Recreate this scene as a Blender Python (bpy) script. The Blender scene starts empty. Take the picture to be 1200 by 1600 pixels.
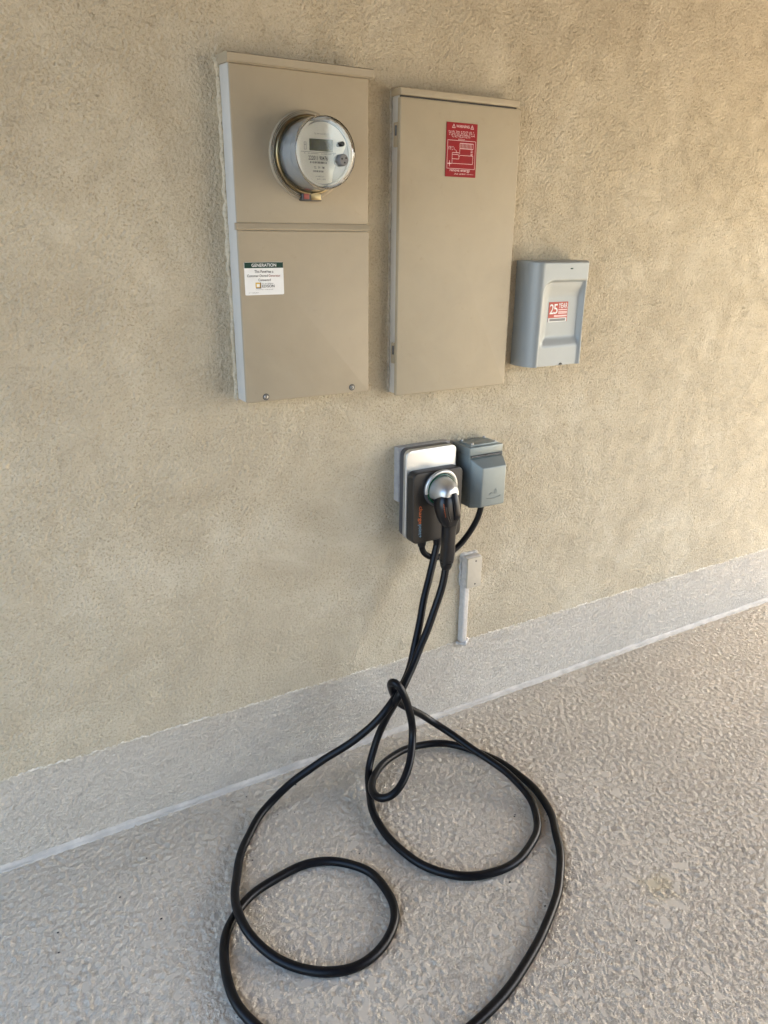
import bpy, bmesh, math, random
import numpy as np
from mathutils import Vector, Matrix, noise
random.seed(7)
SC = bpy.context.scene
COL = SC.collection
# ------------------------------------------------------------------ camera
CAM_POS = (0.0, -1.9, 1.644)
cam = bpy.data.cameras.new('camera')
cam.sensor_fit = 'VERTICAL'; cam.sensor_height = 36.0; cam.lens = 1183.0 / 1600.0 * 36.0
cam.clip_start = 0.02; cam.clip_end = 2000.0
cam_o = bpy.data.objects.new('camera', cam); COL.objects.link(cam_o)
CAM_R = Matrix(((0.865381, 0.165881, -0.472862), (-0.501032, 0.303521, -0.810458), (0.009084, 0.938274, 0.345774)))
M4 = CAM_R.to_4x4(); M4.translation = Vector(CAM_POS)
cam_o.matrix_world = M4
SC.camera = cam_o
# ------------------------------------------------------------------ sky, sun, exposure
SUN_EL, SUN_AZ = math.radians(40.0), math.radians(99.0)     # azimuth clockwise from +Y
world = bpy.data.worlds.new('World'); SC.world = world; world.use_nodes = True
wn = world.node_tree; wn.nodes.clear()
sky = wn.nodes.new('ShaderNodeTexSky'); sky.sky_type = 'NISHITA'; sky.sun_disc = False
sky.sun_elevation = SUN_EL; sky.sun_rotation = SUN_AZ
sky.air_density = 1.0; sky.dust_density = 2.6; sky.ozone_density = 1.0
bg = wn.nodes.new('ShaderNodeBackground'); bg.inputs['Strength'].default_value = 0.15
wo = wn.nodes.new('ShaderNodeOutputWorld')
wn.links.new(sky.outputs[0], bg.inputs['Color']); wn.links.new(bg.outputs[0], wo.inputs['Surface'])
sun = bpy.data.lights.new('sun', 'SUN'); sun.energy = 5.0; sun.angle = math.radians(0.5); sun.color = (1.0, 0.88, 0.68)
sun_o = bpy.data.objects.new('sun', sun); COL.objects.link(sun_o)
sdir = Vector((math.sin(SUN_AZ) * math.cos(SUN_EL), math.cos(SUN_AZ) * math.cos(SUN_EL), math.sin(SUN_EL)))
sun_o.rotation_euler = (-sdir).to_track_quat('-Z', 'Y').to_euler()
sun_o.location = sdir * 30
SC.view_settings.view_transform = 'Standard'; SC.view_settings.look = 'None'
SC.view_settings.gamma = 1.0; SC.view_settings.use_curve_mapping = False
SC.view_settings.exposure = 2.78
SC.cycles.max_bounces = 14; SC.cycles.diffuse_bounces = 7; SC.cycles.glossy_bounces = 6
SC.cycles.transmission_bounces = 10; SC.cycles.transparent_max_bounces = 12
SC.cycles.use_denoising = True
SC.cycles.use_adaptive_sampling = False
# ------------------------------------------------------------------ mesh helpers
def empty(name, loc, label, cat, group=None):
    o = bpy.data.objects.new(name, None); COL.objects.link(o); o.location = loc
    o.empty_display_size = 0.1
    o['label'] = label; o['category'] = cat
    if group: o['group'] = group
    return o

def root_loc(p):
    v = Vector((0, 0, 0))
    while p is not None:
        v = v + Vector(p.location); p = p.parent
    return v

def obj(name, bm, mat, parent=None, kind=None, smooth=None, label=None):
    """link a bmesh given in world coordinates as one mesh object"""
    off = root_loc(parent)
    if off.length > 0: bmesh.ops.translate(bm, verts=bm.verts, vec=-off)
    bmesh.ops.recalc_face_normals(bm, faces=bm.faces)
    me = bpy.data.meshes.new(name); bm.to_mesh(me); bm.free()
    if smooth is not None:
        me.shade_smooth()
        if smooth < 179: me.set_sharp_from_angle(angle=math.radians(smooth))
    if mat: me.materials.append(mat)
    o = bpy.data.objects.new(name, me); COL.objects.link(o); o.parent = parent
    if kind: o['kind'] = kind
    if label: o['label'] = label
    return o

def NB(): return bmesh.new()

def box(bm, x0, x1, y0, y1, z0, z1, bev=0.0, seg=2):
    m = Matrix.Translation(((x0+x1)/2, (y0+y1)/2, (z0+z1)/2)) @ Matrix.Diagonal((x1-x0, y1-y0, z1-z0, 1))
    t = bmesh.new(); bmesh.ops.create_cube(t, size=1.0, matrix=m)
    if bev > 0: bmesh.ops.bevel(t, geom=list(t.edges), offset=bev, segments=seg, profile=0.5, affect='EDGES')
    merge(bm, t); return bm

def merge(bm, t):
    me = bpy.data.meshes.new('tmp'); t.to_mesh(me); t.free(); bm.from_mesh(me); bpy.data.meshes.remove(me)

def rings(bm, loops, cap0=True, cap1=True, closed=True):
    vs = [[bm.verts.new(p) for p in L] for L in loops]
    n = len(vs[0])
    for a, b in zip(vs, vs[1:]):
        for i in range(n if closed else n - 1):
            j = (i + 1) % n
            bm.faces.new((a[i], a[j], b[j], b[i]))
    if cap0: bm.faces.new(vs[0])
    if cap1: bm.faces.new(vs[-1])
    return bm

def rr_outline(x0, x1, z0, z1, r, n=6):
    pts = []
    for cx, cz, a0 in ((x1-r, z1-r, 0), (x0+r, z1-r, 90), (x0+r, z0+r, 180), (x1-r, z0+r, 270)):
        for k in range(n + 1):
            a = math.radians(a0 + 90.0 * k / n)
            pts.append((cx + r*math.cos(a), cz + r*math.sin(a)))
    return pts

def rrect(bm, x0, x1, z0, z1, r, yb, yf, bev=0.002, seg=3, n=6, shear=(0, 0)):
    """rounded rectangle facing -Y, from yb (back) to yf (front), with a rounded front edge"""
    L = []
    def ring(y, ins):
        t = (y - yb) / (yf - yb) if yf != yb else 0
        q = rr_outline(x0+ins, x1-ins, z0+ins, z1-ins, max(r-ins, 0.0004), n)
        return [(x + shear[0]*t, y, z + shear[1]*t) for x, z in q]
    L.append(ring(yb, 0))
    for k in range(seg + 1):
        a = math.pi/2 * k / seg
        L.append(ring(yf + bev*(1 - math.sin(a)), bev*(1 - math.cos(a))))
    return rings(bm, L)

def lathe(bm, cx, cz, prof, n=48, cap0=False, cap1=False, a0=0.0, a1=360.0):
    """spin (radius, y) about the Y axis through (cx, cz)"""
    full = abs(a1 - a0) >= 359.9
    m = n if full else n + 1
    loops = [[(cx + r*math.cos(math.radians(a0 + (a1-a0)*k/n)), y, cz + r*math.sin(math.radians(a0 + (a1-a0)*k/n))) for k in range(m)] for r, y in prof]
    return rings(bm, loops, cap0, cap1, closed=full)

def catmull(P, sub=8):
    P = [Vector(p) for p in P]; out = []
    Q = [P[0]*2 - P[1]] + P + [P[-1]*2 - P[-2]]
    for i in range(1, len(Q) - 2):
        p0, p1, p2, p3 = Q[i-1:i+3]
        for k in range(sub):
            t = k / sub
            out.append(0.5*((2*p1) + (p2-p0)*t + (2*p0-5*p1+4*p2-p3)*t*t + (3*p1-p0-3*p2+p3)*t**3))
    out.append(P[-1]); return out

def resample(P, step):
    out = [P[0].copy()]; acc = 0.0
    for a, b in zip(P, P[1:]):
        d = (b - a).length
        if d < 1e-9: continue
        s = step - acc
        while s <= d:
            out.append(a + (b-a)*(s/d)); s += step
        acc = (acc + d) % step
    out.append(P[-1].copy()); return out

def smooth_path(P, it):
    for _ in range(it):
        P = [P[0]] + [(P[i-1] + P[i]*2 + P[i+1])/4 for i in range(1, len(P)-1)] + [P[-1]]
    return P

def tube(bm, P, r, n=14, cap=True):
    rad = r if callable(r) else (lambda t: r)
    T = [(P[min(i+1, len(P)-1)] - P[max(i-1, 0)]).normalized() for i in range(len(P))]
    u = T[0].orthogonal().normalized(); loops = []
    for i, p in enumerate(P):
        u = (u - T[i]*u.dot(T[i])).normalized(); v = T[i].cross(u)
        R = rad(i/(len(P)-1))
        loops.append([tuple(p + (u*math.cos(a) + v*math.sin(a))*R) for a in [2*math.pi*k/n for k in range(n)]])
    return rings(bm, loops, cap, cap)

def cyl(bm, p0, p1, r, n=20):
    return tube(bm, [Vector(p0), Vector(p1)], r, n)

_font_cache = {}
def text_bm(s):
    """unit-size flat letters as (verts, faces) in the XY plane"""
    if s in _font_cache: return _font_cache[s]
    cu = bpy.data.curves.new('letters', 'FONT'); cu.body = s; cu.resolution_u = 3; cu.fill_mode = 'FRONT'
    cu.offset = 0.008
    o = bpy.data.objects.new('letters', cu); COL.objects.link(o)
    dg = bpy.context.evaluated_depsgraph_get(); dg.update()
    me = bpy.data.meshes.new_from_object(o.evaluated_get(dg))
    vs = [v.co.copy() for v in me.vertices]; fs = [tuple(p.vertices) for p in me.polygons]
    bpy.data.objects.remove(o); bpy.data.curves.remove(cu); bpy.data.meshes.remove(me)
    _font_cache[s] = (vs, fs); return vs, fs

def put_text(bm, s, o, ux, uz):
    """fit the letters of s into the parallelogram at o spanned by ux (reading direction) and uz (letter height)"""
    vs, fs = text_bm(s)
    x0 = min(v.x for v in vs); x1 = max(v.x for v in vs); y0 = min(v.y for v in vs); y1 = max(v.y for v in vs)
    o = Vector(o); ux = Vector(ux); uz = Vector(uz)
    B = [bm.verts.new(o + ux*((v.x-x0)/(x1-x0)) + uz*((v.y-y0)/(y1-y0))) for v in vs]
    for f in fs:
        try: bm.faces.new([B[i] for i in f])
        except ValueError: pass

def text(bm, s, x0, x1, z0, z1, y): put_text(bm, s, (x0, y, z0), (x1-x0, 0, 0), (0, 0, z1-z0))

def quad(bm, x0, x1, z0, z1, y):
    bm.faces.new([bm.verts.new(p) for p in ((x0, y, z0), (x1, y, z0), (x1, y, z1), (x0, y, z1))])

def line(bm, x0, z0, x1, z1, w, y):
    d = Vector((x1-x0, 0, z1-z0)).normalized(); n = Vector((-d.z, 0, d.x))*w/2
    a = Vector((x0, y, z0)); b = Vector((x1, y, z1))
    bm.faces.new([bm.verts.new(p) for p in (a-n, b-n, b+n, a+n)])

def glyphs(bm, x0, x1, z0, z1, y, cell):
    """unreadable fine print: short upright and level strokes"""
    x = x0
    while x < x1 - cell*0.6:
        if random.random() < 0.16: x += cell*0.7; continue
        w = cell*random.uniform(0.6, 0.85); s = cell*0.2
        k = random.random()
        if k < 0.75: quad(bm, x, x+s, z0, z1, y)
        if k > 0.3: quad(bm, x+w-s, x+w, z0, z1*0.5+z0*0.5 if k < 0.5 else z1, y)
        h = z0 + (z1-z0)*random.choice((0.0, 0.42, 0.8)); quad(bm, x, x+w, h, h+(z1-z0)*0.2, y-0.00002)
        x += cell

def field(nu, nv, d, wl, bw, seed):
    """random relief of one dominant wavelength wl (metres) on a grid of spacing d"""
    rng = np.random.default_rng(seed); f = np.fft.rfft2(rng.standard_normal((nv, nu)))
    k = np.hypot(np.fft.fftfreq(nv, d)[:, None], np.fft.rfftfreq(nu, d)[None, :]); k[0, 0] = 1e-9
    g = np.fft.irfft2(f*np.exp(-(np.log(k*wl)/bw)**2), s=(nv, nu)); return g/g.std()

def relief_sheet(name, us, vs, H, place, mat_, parent=None, kind=None, island=None):
    """grid mesh over us x vs raised by H (rows follow vs); place(u, v, h) gives x, y, z arrays"""
    U, W_ = np.meshgrid(us, vs); x, y, z = place(U, W_, H)
    co = np.stack([x, y, z], -1).reshape(-1, 3).astype(np.float32)
    nu, nv = len(us), len(vs)
    i = (np.arange(nv - 1)[:, None]*nu + np.arange(nu - 1)[None, :]).reshape(-1)
    q = np.stack([i, i + 1, i + 1 + nu, i + nu], -1).astype(np.int32).reshape(-1)
    me = bpy.data.meshes.new(name); nf = len(i)
    me.vertices.add(len(co)); me.vertices.foreach_set('co', co.reshape(-1))
    me.loops.add(nf*4); me.loops.foreach_set('vertex_index', q)
    me.polygons.add(nf); me.polygons.foreach_set('loop_start', np.arange(0, nf*4, 4, dtype=np.int32))
    me.update(calc_edges=True); me.shade_smooth(); me.materials.append(mat_)
    if island is not None:
        at = me.attributes.new('island', 'FLOAT', 'POINT'); at.data.foreach_set('value', island.astype(np.float32).reshape(-1))
    o = bpy.data.objects.new(name, me); COL.objects.link(o); o.parent = parent
    if kind: o['kind'] = kind
    return o

def graded(a, b, fa, fb, d):
    """coordinates from a to b, spaced d between fa and fb and coarse outside; also the fine slice"""
    n = int(round((fb - fa)/d)); fine = fa + d*np.arange(n + 1)
    lo = np.linspace(a, fa, max(int((fa - a)/0.25), 2) + 1)[:-1] if fa > a + 1e-6 else np.array([])
    hi = np.linspace(fine[-1], b, max(int((b - fine[-1])/0.25), 2) + 1)[1:] if b > fine[-1] + 1e-6 else np.array([])
    return np.concatenate([lo, fine, hi]), slice(len(lo), len(lo) + len(fine))

# ------------------------------------------------------------------ materials
def mat(name):
    m = bpy.data.materials.new(name); m.use_nodes = True
    nt = m.node_tree; b = nt.nodes['Principled BSDF']; return m, nt, b

def node(nt, t, **kw):
    n = nt.nodes.new(t)
    for k, v in kw.items():
        if k in n.inputs: n.inputs[k].default_value = v
        else: setattr(n, k, v)
    return n

def noise_node(nt, scale, detail=3.0, rough=0.55, dist=0.0, vec=None):
    n = node(nt, 'ShaderNodeTexNoise'); n.inputs['Scale'].default_value = scale; n.inputs['Detail'].default_value = detail
    n.inputs['Roughness'].default_value = rough; n.inputs['Distortion'].default_value = dist
    if vec is not None: nt.links.new(vec, n.inputs['Vector'])
    return n

def ramp(nt, fac, stops):
    r = node(nt, 'ShaderNodeValToRGB'); nt.links.new(fac, r.inputs[0])
    e = r.color_ramp.elements
    while len(e) < len(stops): e.new(0.5)
    for el, (p, c) in zip(e, stops):
        el.position = p; el.color = c if len(c) == 4 else (*c, 1)
    return r.outputs[0]

def math_node(nt, op, a, b=None, c=None):
    n = node(nt, 'ShaderNodeMath', operation=op)
    for i, v in enumerate((a, b, c)):
        if v is None: continue
        if isinstance(v, (int, float)): n.inputs[i].default_value = v
        else: nt.links.new(v, n.inputs[i])
    return n.outputs[0]

def mix(nt, fac, a, b, mode='MIX'):
    n = node(nt, 'ShaderNodeMix', data_type='RGBA', blend_type=mode)
    for s, v in ((n.inputs[0], fac), (n.inputs[6], a), (n.inputs[7], b)):
        if isinstance(v, (int, float)): s.default_value = v
        elif isinstance(v, tuple): s.default_value = v if len(v) == 4 else (*v, 1)
        else: nt.links.new(v, s)
    return n.outputs[2]

def bump(nt, b, h, strength, dist):
    n = node(nt, 'ShaderNodeBump'); n.inputs['Strength'].default_value = strength; n.inputs['Distance'].default_value = dist
    nt.links.new(h, n.inputs['Height']); nt.links.new(n.outputs[0], b.inputs['Normal'])

def coord(nt): return node(nt, 'ShaderNodeTexCoord').outputs['Object']

def simple(name, col, rough=0.5, metal=0.0, var=0.08, vscale=40.0, bstr=0.0, bscale=300.0, bdist=0.0005, spec=0.5, **kw):
    m, nt, b = mat(name); c = coord(nt)
    n = noise_node(nt, vscale, 4.0, 0.6, 0.0, c)
    lo = tuple(max(0, k*(1-var)) for k in col); hi = tuple(k*(1+var) for k in col)
    nt.links.new(ramp(nt, n.outputs[0], ((0.3, lo), (0.7, hi))), b.inputs['Base Color'])
    nt.links.new(math_node(nt, 'MULTIPLY_ADD', n.outputs[0], 0.16, rough-0.08), b.inputs['Roughness'])
    b.inputs['Metallic'].default_value = metal; b.inputs['Specular IOR Level'].default_value = spec
    if bstr > 0: bump(nt, b, noise_node(nt, bscale, 2.0, 0.5, 0.0, c).outputs[0], bstr, bdist)
    for k, v in kw.items(): b.inputs[k].default_value = v
    return m

def stucco_mat():
    m, nt, b = mat('sand_stucco'); c = coord(nt)
    warp = noise_node(nt, 9.0, 2.0, 0.5, 0.0, c)
    n1 = noise_node(nt, 62.0, 3.0, 0.55, 0.9, c)
    n2 = noise_node(nt, 170.0, 3.0, 0.6, 0.3, c)
    n3 = noise_node(nt, 420.0, 2.0, 0.6, 0.0, c)
    zone = ramp(nt, noise_node(nt, 1.6, 3.0, 0.6, 0.4, c).outputs[0], ((0.40, (0, 0, 0)), (0.62, (1, 1, 1))))
    coarse = math_node(nt, 'MULTIPLY', n1.outputs[0], math_node(nt, 'MULTIPLY_ADD', zone, -0.9, 1.5))
    h = math_node(nt, 'ADD', coarse, math_node(nt, 'MULTIPLY', n2.outputs[0], 0.75))
    h = math_node(nt, 'ADD', h, math_node(nt, 'MULTIPLY', n3.outputs[0], 0.22))
    und = noise_node(nt, 4.0, 2.0, 0.5, 0.3, c)
    h = math_node(nt, 'ADD', h, math_node(nt, 'MULTIPLY', und.outputs[0], 3.0))
    bump(nt, b, h, 1.0, 0.0042)
    big = noise_node(nt, 3.4, 7.0, 0.72, 0.6, c)
    base = ramp(nt, big.outputs[0], ((0.32, (0.485, 0.417, 0.302)), (0.52, (0.552, 0.482, 0.356)), (0.68, (0.625, 0.558, 0.428))))
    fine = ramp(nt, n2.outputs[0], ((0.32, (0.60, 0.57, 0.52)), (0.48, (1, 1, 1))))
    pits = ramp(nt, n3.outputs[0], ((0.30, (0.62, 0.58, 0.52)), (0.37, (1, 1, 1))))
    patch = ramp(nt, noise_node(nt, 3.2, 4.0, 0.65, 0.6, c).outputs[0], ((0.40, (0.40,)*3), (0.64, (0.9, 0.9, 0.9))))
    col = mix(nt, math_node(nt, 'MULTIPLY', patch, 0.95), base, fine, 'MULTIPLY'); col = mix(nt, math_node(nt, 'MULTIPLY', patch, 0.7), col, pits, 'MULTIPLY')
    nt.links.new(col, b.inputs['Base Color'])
    b.inputs['Roughness'].default_value = 0.92; b.inputs['Specular IOR Level'].default_value = 0.25
    return m

STAIN = (1.438, -0.925, 0.0)
def floor_mat(name, tint=(1, 1, 1), island=0.68, strength=1.0):
    m, nt, b = mat(name); c = coord(nt)
    at = node(nt, 'ShaderNodeAttribute'); at.attribute_name = 'island'; isl = at.outputs['Fac']
    n1 = noise_node(nt, 105.0, 3.0, 0.6, 1.2, c)
    ridge = math_node(nt, 'SUBTRACT', 1.0, math_node(nt, 'ABSOLUTE', math_node(nt, 'MULTIPLY_ADD', n1.outputs[0], 4.0, -2.0)))
    n2 = noise_node(nt, 330.0, 2.0, 0.6, 0.0, c)
    rough_h = math_node(nt, 'ADD', math_node(nt, 'MULTIPLY', ridge, 0.55), math_node(nt, 'MULTIPLY', n2.outputs[0], 0.75))
    inv = math_node(nt, 'SUBTRACT', 1.0, isl)
    h = math_node(nt, 'ADD', math_node(nt, 'MULTIPLY', rough_h, inv), math_node(nt, 'MULTIPLY', isl, 0.7))
    bump(nt, b, h, strength, 0.0028)
    big = noise_node(nt, 1.1, 5.0, 0.65, 0.6, c)
    base = ramp(nt, big.outputs[0], ((0.28, tuple(0.62*t*k for t, k in zip(tint, (1.0, 0.88, 0.69)))), (0.72, tuple(0.72*t*k for t, k in zip(tint, (1.0, 0.885, 0.70))))))
    relief_shade = ramp(nt, rough_h, ((0.30, (0.66, 0.65, 0.64)), (0.95, (1.18, 1.18, 1.18))))  # ridges lightened and hollows darkened in colour, imitating light on the relief
    col = mix(nt, math_node(nt, 'MULTIPLY', inv, 0.45), base, mix(nt, 1.0, base, relief_shade, 'MULTIPLY'))
    col = mix(nt, math_node(nt, 'MULTIPLY', isl, 0.5), col, tuple(0.46*t*k for t, k in zip(tint, (1, 0.89, 0.715))))
    st = ramp(nt, noise_node(nt, 5.0, 4.0, 0.7, 0.8, c).outputs[0], ((0.66, (1, 1, 1)), (0.78, (0.90, 0.87, 0.82))))
    col = mix(nt, 1.0, col, st, 'MULTIPLY')
    # one faint ochre spill stain
    d = node(nt, 'ShaderNodeVectorMath', operation='DISTANCE'); nt.links.new(c, d.inputs[0]); d.inputs[1].default_value = STAIN
    sd = math_node(nt, 'ADD', d.outputs['Value'], math_node(nt, 'MULTIPLY_ADD', noise_node(nt, 22.0, 4.0, 0.7, 0.5, c).outputs[0], 0.16, -0.08))
    spill = ramp(nt, sd, ((0.015, (1, 1, 1)), (0.06, (0, 0, 0))))
    col = mix(nt, math_node(nt, 'MULTIPLY', spill, 0.45), col, mix(nt, 1.0, col, (0.86, 0.78, 0.52), 'MULTIPLY'))
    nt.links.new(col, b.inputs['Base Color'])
    nt.links.new(math_node(nt, 'MULTIPLY_ADD', isl, -0.10, 0.92), b.inputs['Roughness'])
    b.inputs['Specular IOR Level'].default_value = 0.14
    return m

def tan_paint(name, col):
    m, nt, b = mat(name); c = coord(nt)
    big = noise_node(nt, 5.0, 5.0, 0.65, 0.5, c)
    base = ramp(nt, big.outputs[0], ((0.3, tuple(k*0.93 for k in col)), (0.7, tuple(k*1.05 for k in col))))
    scuff = ramp(nt, noise_node(nt, 30.0, 5.0, 0.7, 0.3, c).outputs[0], ((0.62, (1, 1, 1)), (0.76, (0.86, 0.84, 0.80))))
    nt.links.new(mix(nt, 0.7, base, scuff, 'MULTIPLY'), b.inputs['Base Color'])
    nt.links.new(math_node(nt, 'MULTIPLY_ADD', big.outputs[0], 0.2, 0.40), b.inputs['Roughness'])
    h = math_node(nt, 'ADD', noise_node(nt, 420.0, 2.0, 0.5, 0.0, c).outputs[0], math_node(nt, 'MULTIPLY', noise_node(nt, 14.0, 2.0, 0.5, 0.0, c).outputs[0], 4.0))
    bump(nt, b, h, 0.25, 0.0006)
    return m

def glass_mat():
    m, nt, b = mat('clear_polycarbonate'); c = coord(nt)
    b.inputs['Base Color'].default_value = (0.97, 0.98, 0.98, 1); b.inputs['Transmission Weight'].default_value = 1.0
    b.inputs['IOR'].default_value = 1.45
    nt.links.new(ramp(nt, noise_node(nt, 60.0, 3.0, 0.6, 0.0, c).outputs[0], ((0.4, (0.02,)*3), (0.75, (0.09,)*3))), b.inputs['Roughness'])
    return m

STUCCO = stucco_mat()
FLOOR = floor_mat('textured_floor_coating')
STEM = floor_mat('textured_stem_coating', (0.86, 0.885, 0.95), 0.74, 0.9)
GROUND = simple('driveway_concrete', (0.28, 0.25, 0.21), 0.85, 0, 0.12, 1.2, 0.4, 60, 0.003)
BLOCKER = simple('dark_light_blocker', (0.13, 0.095, 0.065), 0.8, 0, 0.12, 3.0, 0.4, 60, 0.002)  # dark so the added wall and beams return little light
CEIL = simple('dark_shading_ceiling', (0.09, 0.058, 0.035), 0.9, 0, 0.08, 3.0, 0.4, 120, 0.002)  # kept dark so the unseen ceiling dims the upper wall
TRIM = simple('smooth_coating_band', (0.51, 0.47, 0.405), 0.75, 0, 0.22, 14.0, 0.4, 90, 0.001)
SCREED = simple('chipped_screed_paint', (0.62, 0.57, 0.48), 0.7, 0, 0.35, 55.0, 0.9, 160, 0.003)
TAN = tan_paint('tan_enamel', (0.355, 0.300, 0.212))
SKYLIT_SIDE = tan_paint('skylit_side_paint', (0.52, 0.51, 0.475))  # paler, bluer colour imitates skylight falling on the left sides
TAN2 = tan_paint('tan_door_enamel', (0.385, 0.325, 0.225))
CAULK = simple('sealant', (0.40, 0.36, 0.29), 0.6, 0, 0.25, 70.0, 0.8, 200, 0.002)
CAULK2 = simple('pale_sealant', (0.55, 0.53, 0.50), 0.55, 0, 0.2, 80.0, 0.8, 200, 0.002)
RACE = simple('white_painted_conduit', (0.57, 0.54, 0.50), 0.5, 0, 0.12, 60.0, 0.7, 120, 0.0015)
PLATE = simple('weathered_grey_paint', (0.34, 0.33, 0.32), 0.6, 0, 0.15, 60.0, 0.5, 150, 0.001)
BRASS = simple('brass', (0.30, 0.235, 0.13), 0.32, 1.0, 0.15, 60.0, 0.15, 300, 0.0004)
STEEL = simple('dull_steel', (0.36, 0.35, 0.33), 0.4, 1.0, 0.2, 80.0)
DARKSTEEL = simple('dark_steel', (0.10, 0.10, 0.10), 0.45, 0.7, 0.3, 80.0)
GREYPLASTIC = simple('grey_meter_can', (0.43, 0.46, 0.48), 0.45, 0, 0.06, 30.0)
SILVER = simple('silver_paint', (0.31, 0.335, 0.338), 0.44, 0.22, 0.03, 8.0, 0.08, 900, 0.0002)
SILVER2 = simple('silver_bezel', (0.60, 0.61, 0.60), 0.40, 0.85, 0.03, 8.0, 0.05, 900, 0.0002)
GREYCAST = simple('grey_cast_enamel', (0.235, 0.268, 0.262), 0.42, 0.25, 0.05, 25.0, 0.2, 260, 0.0006)
DARKPLATE = simple('dark_grey_plastic', (0.024, 0.021, 0.018), 0.40, 0, 0.08, 30.0, 0.1, 900, 0.0002)
SIDEPLASTIC = simple('charcoal_side_plastic', (0.07, 0.07, 0.075), 0.45, 0, 0.08, 30.0, 0.1, 700, 0.0002)
BLACK = simple('black_plastic', (0.004, 0.0045, 0.0065), 0.33, 0, 0.15, 40.0, 0.1, 500, 0.0003)
RUBBER = simple('black_cable_jacket', (0.004, 0.0045, 0.006), 0.36, 0, 0.25, 25.0, 0.12, 160, 0.0006, 0.24)
GREENLED = simple('green_indicator', (0.008, 0.075, 0.035), 0.3, 0, 0.1, 30.0)
WHITE = simple('white_label_vinyl', (0.78, 0.79, 0.78), 0.45, 0, 0.03, 30.0)
DGREEN = simple('dark_green_print', (0.006, 0.038, 0.028), 0.5, 0, 0.05, 30.0, spec=0.25)
RED = simple('red_placard', (0.27, 0.004, 0.010), 0.5, 0, 0.08, 25.0, spec=0.2)
PINK = simple('placard_lettering', (0.78, 0.56, 0.54), 0.5, 0, 0.05, 30.0)
ORANGE = simple('orange_red_print', (0.42, 0.035, 0.012), 0.45, 0, 0.05, 30.0)
INK = simple('black_ink', (0.025, 0.025, 0.028), 0.5, 0, 0.05, 30.0)
REDINK = simple('red_ink', (0.26, 0.055, 0.045), 0.5, 0, 0.05, 30.0)
GREYINK = simple('grey_ink', (0.18, 0.18, 0.18), 0.5, 0, 0.05, 30.0)
YELLOW = simple('yellow_print', (0.62, 0.42, 0.08), 0.5, 0, 0.05, 30.0)
LOGO_O = simple('orange_logo_print', (0.60, 0.13, 0.03), 0.45, 0, 0.05, 30.0)
LOGO_B = simple('pale_blue_logo_print', (0.16, 0.30, 0.42), 0.45, 0, 0.05, 30.0)
FACE = simple('cream_face_plate', (0.80, 0.79, 0.70), 0.5, 0, 0.03, 30.0)
LCD = simple('olive_display', (0.075, 0.080, 0.042), 0.25, 0, 0.06, 60.0)
LCDINK = simple('display_segments', (0.016, 0.018, 0.008), 0.4, 0, 0.06, 60.0)
GLASS = glass_mat()
GRIT = simple('dark_grit', (0.05, 0.045, 0.04), 0.9, 0, 0.3, 200.0)
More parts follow.
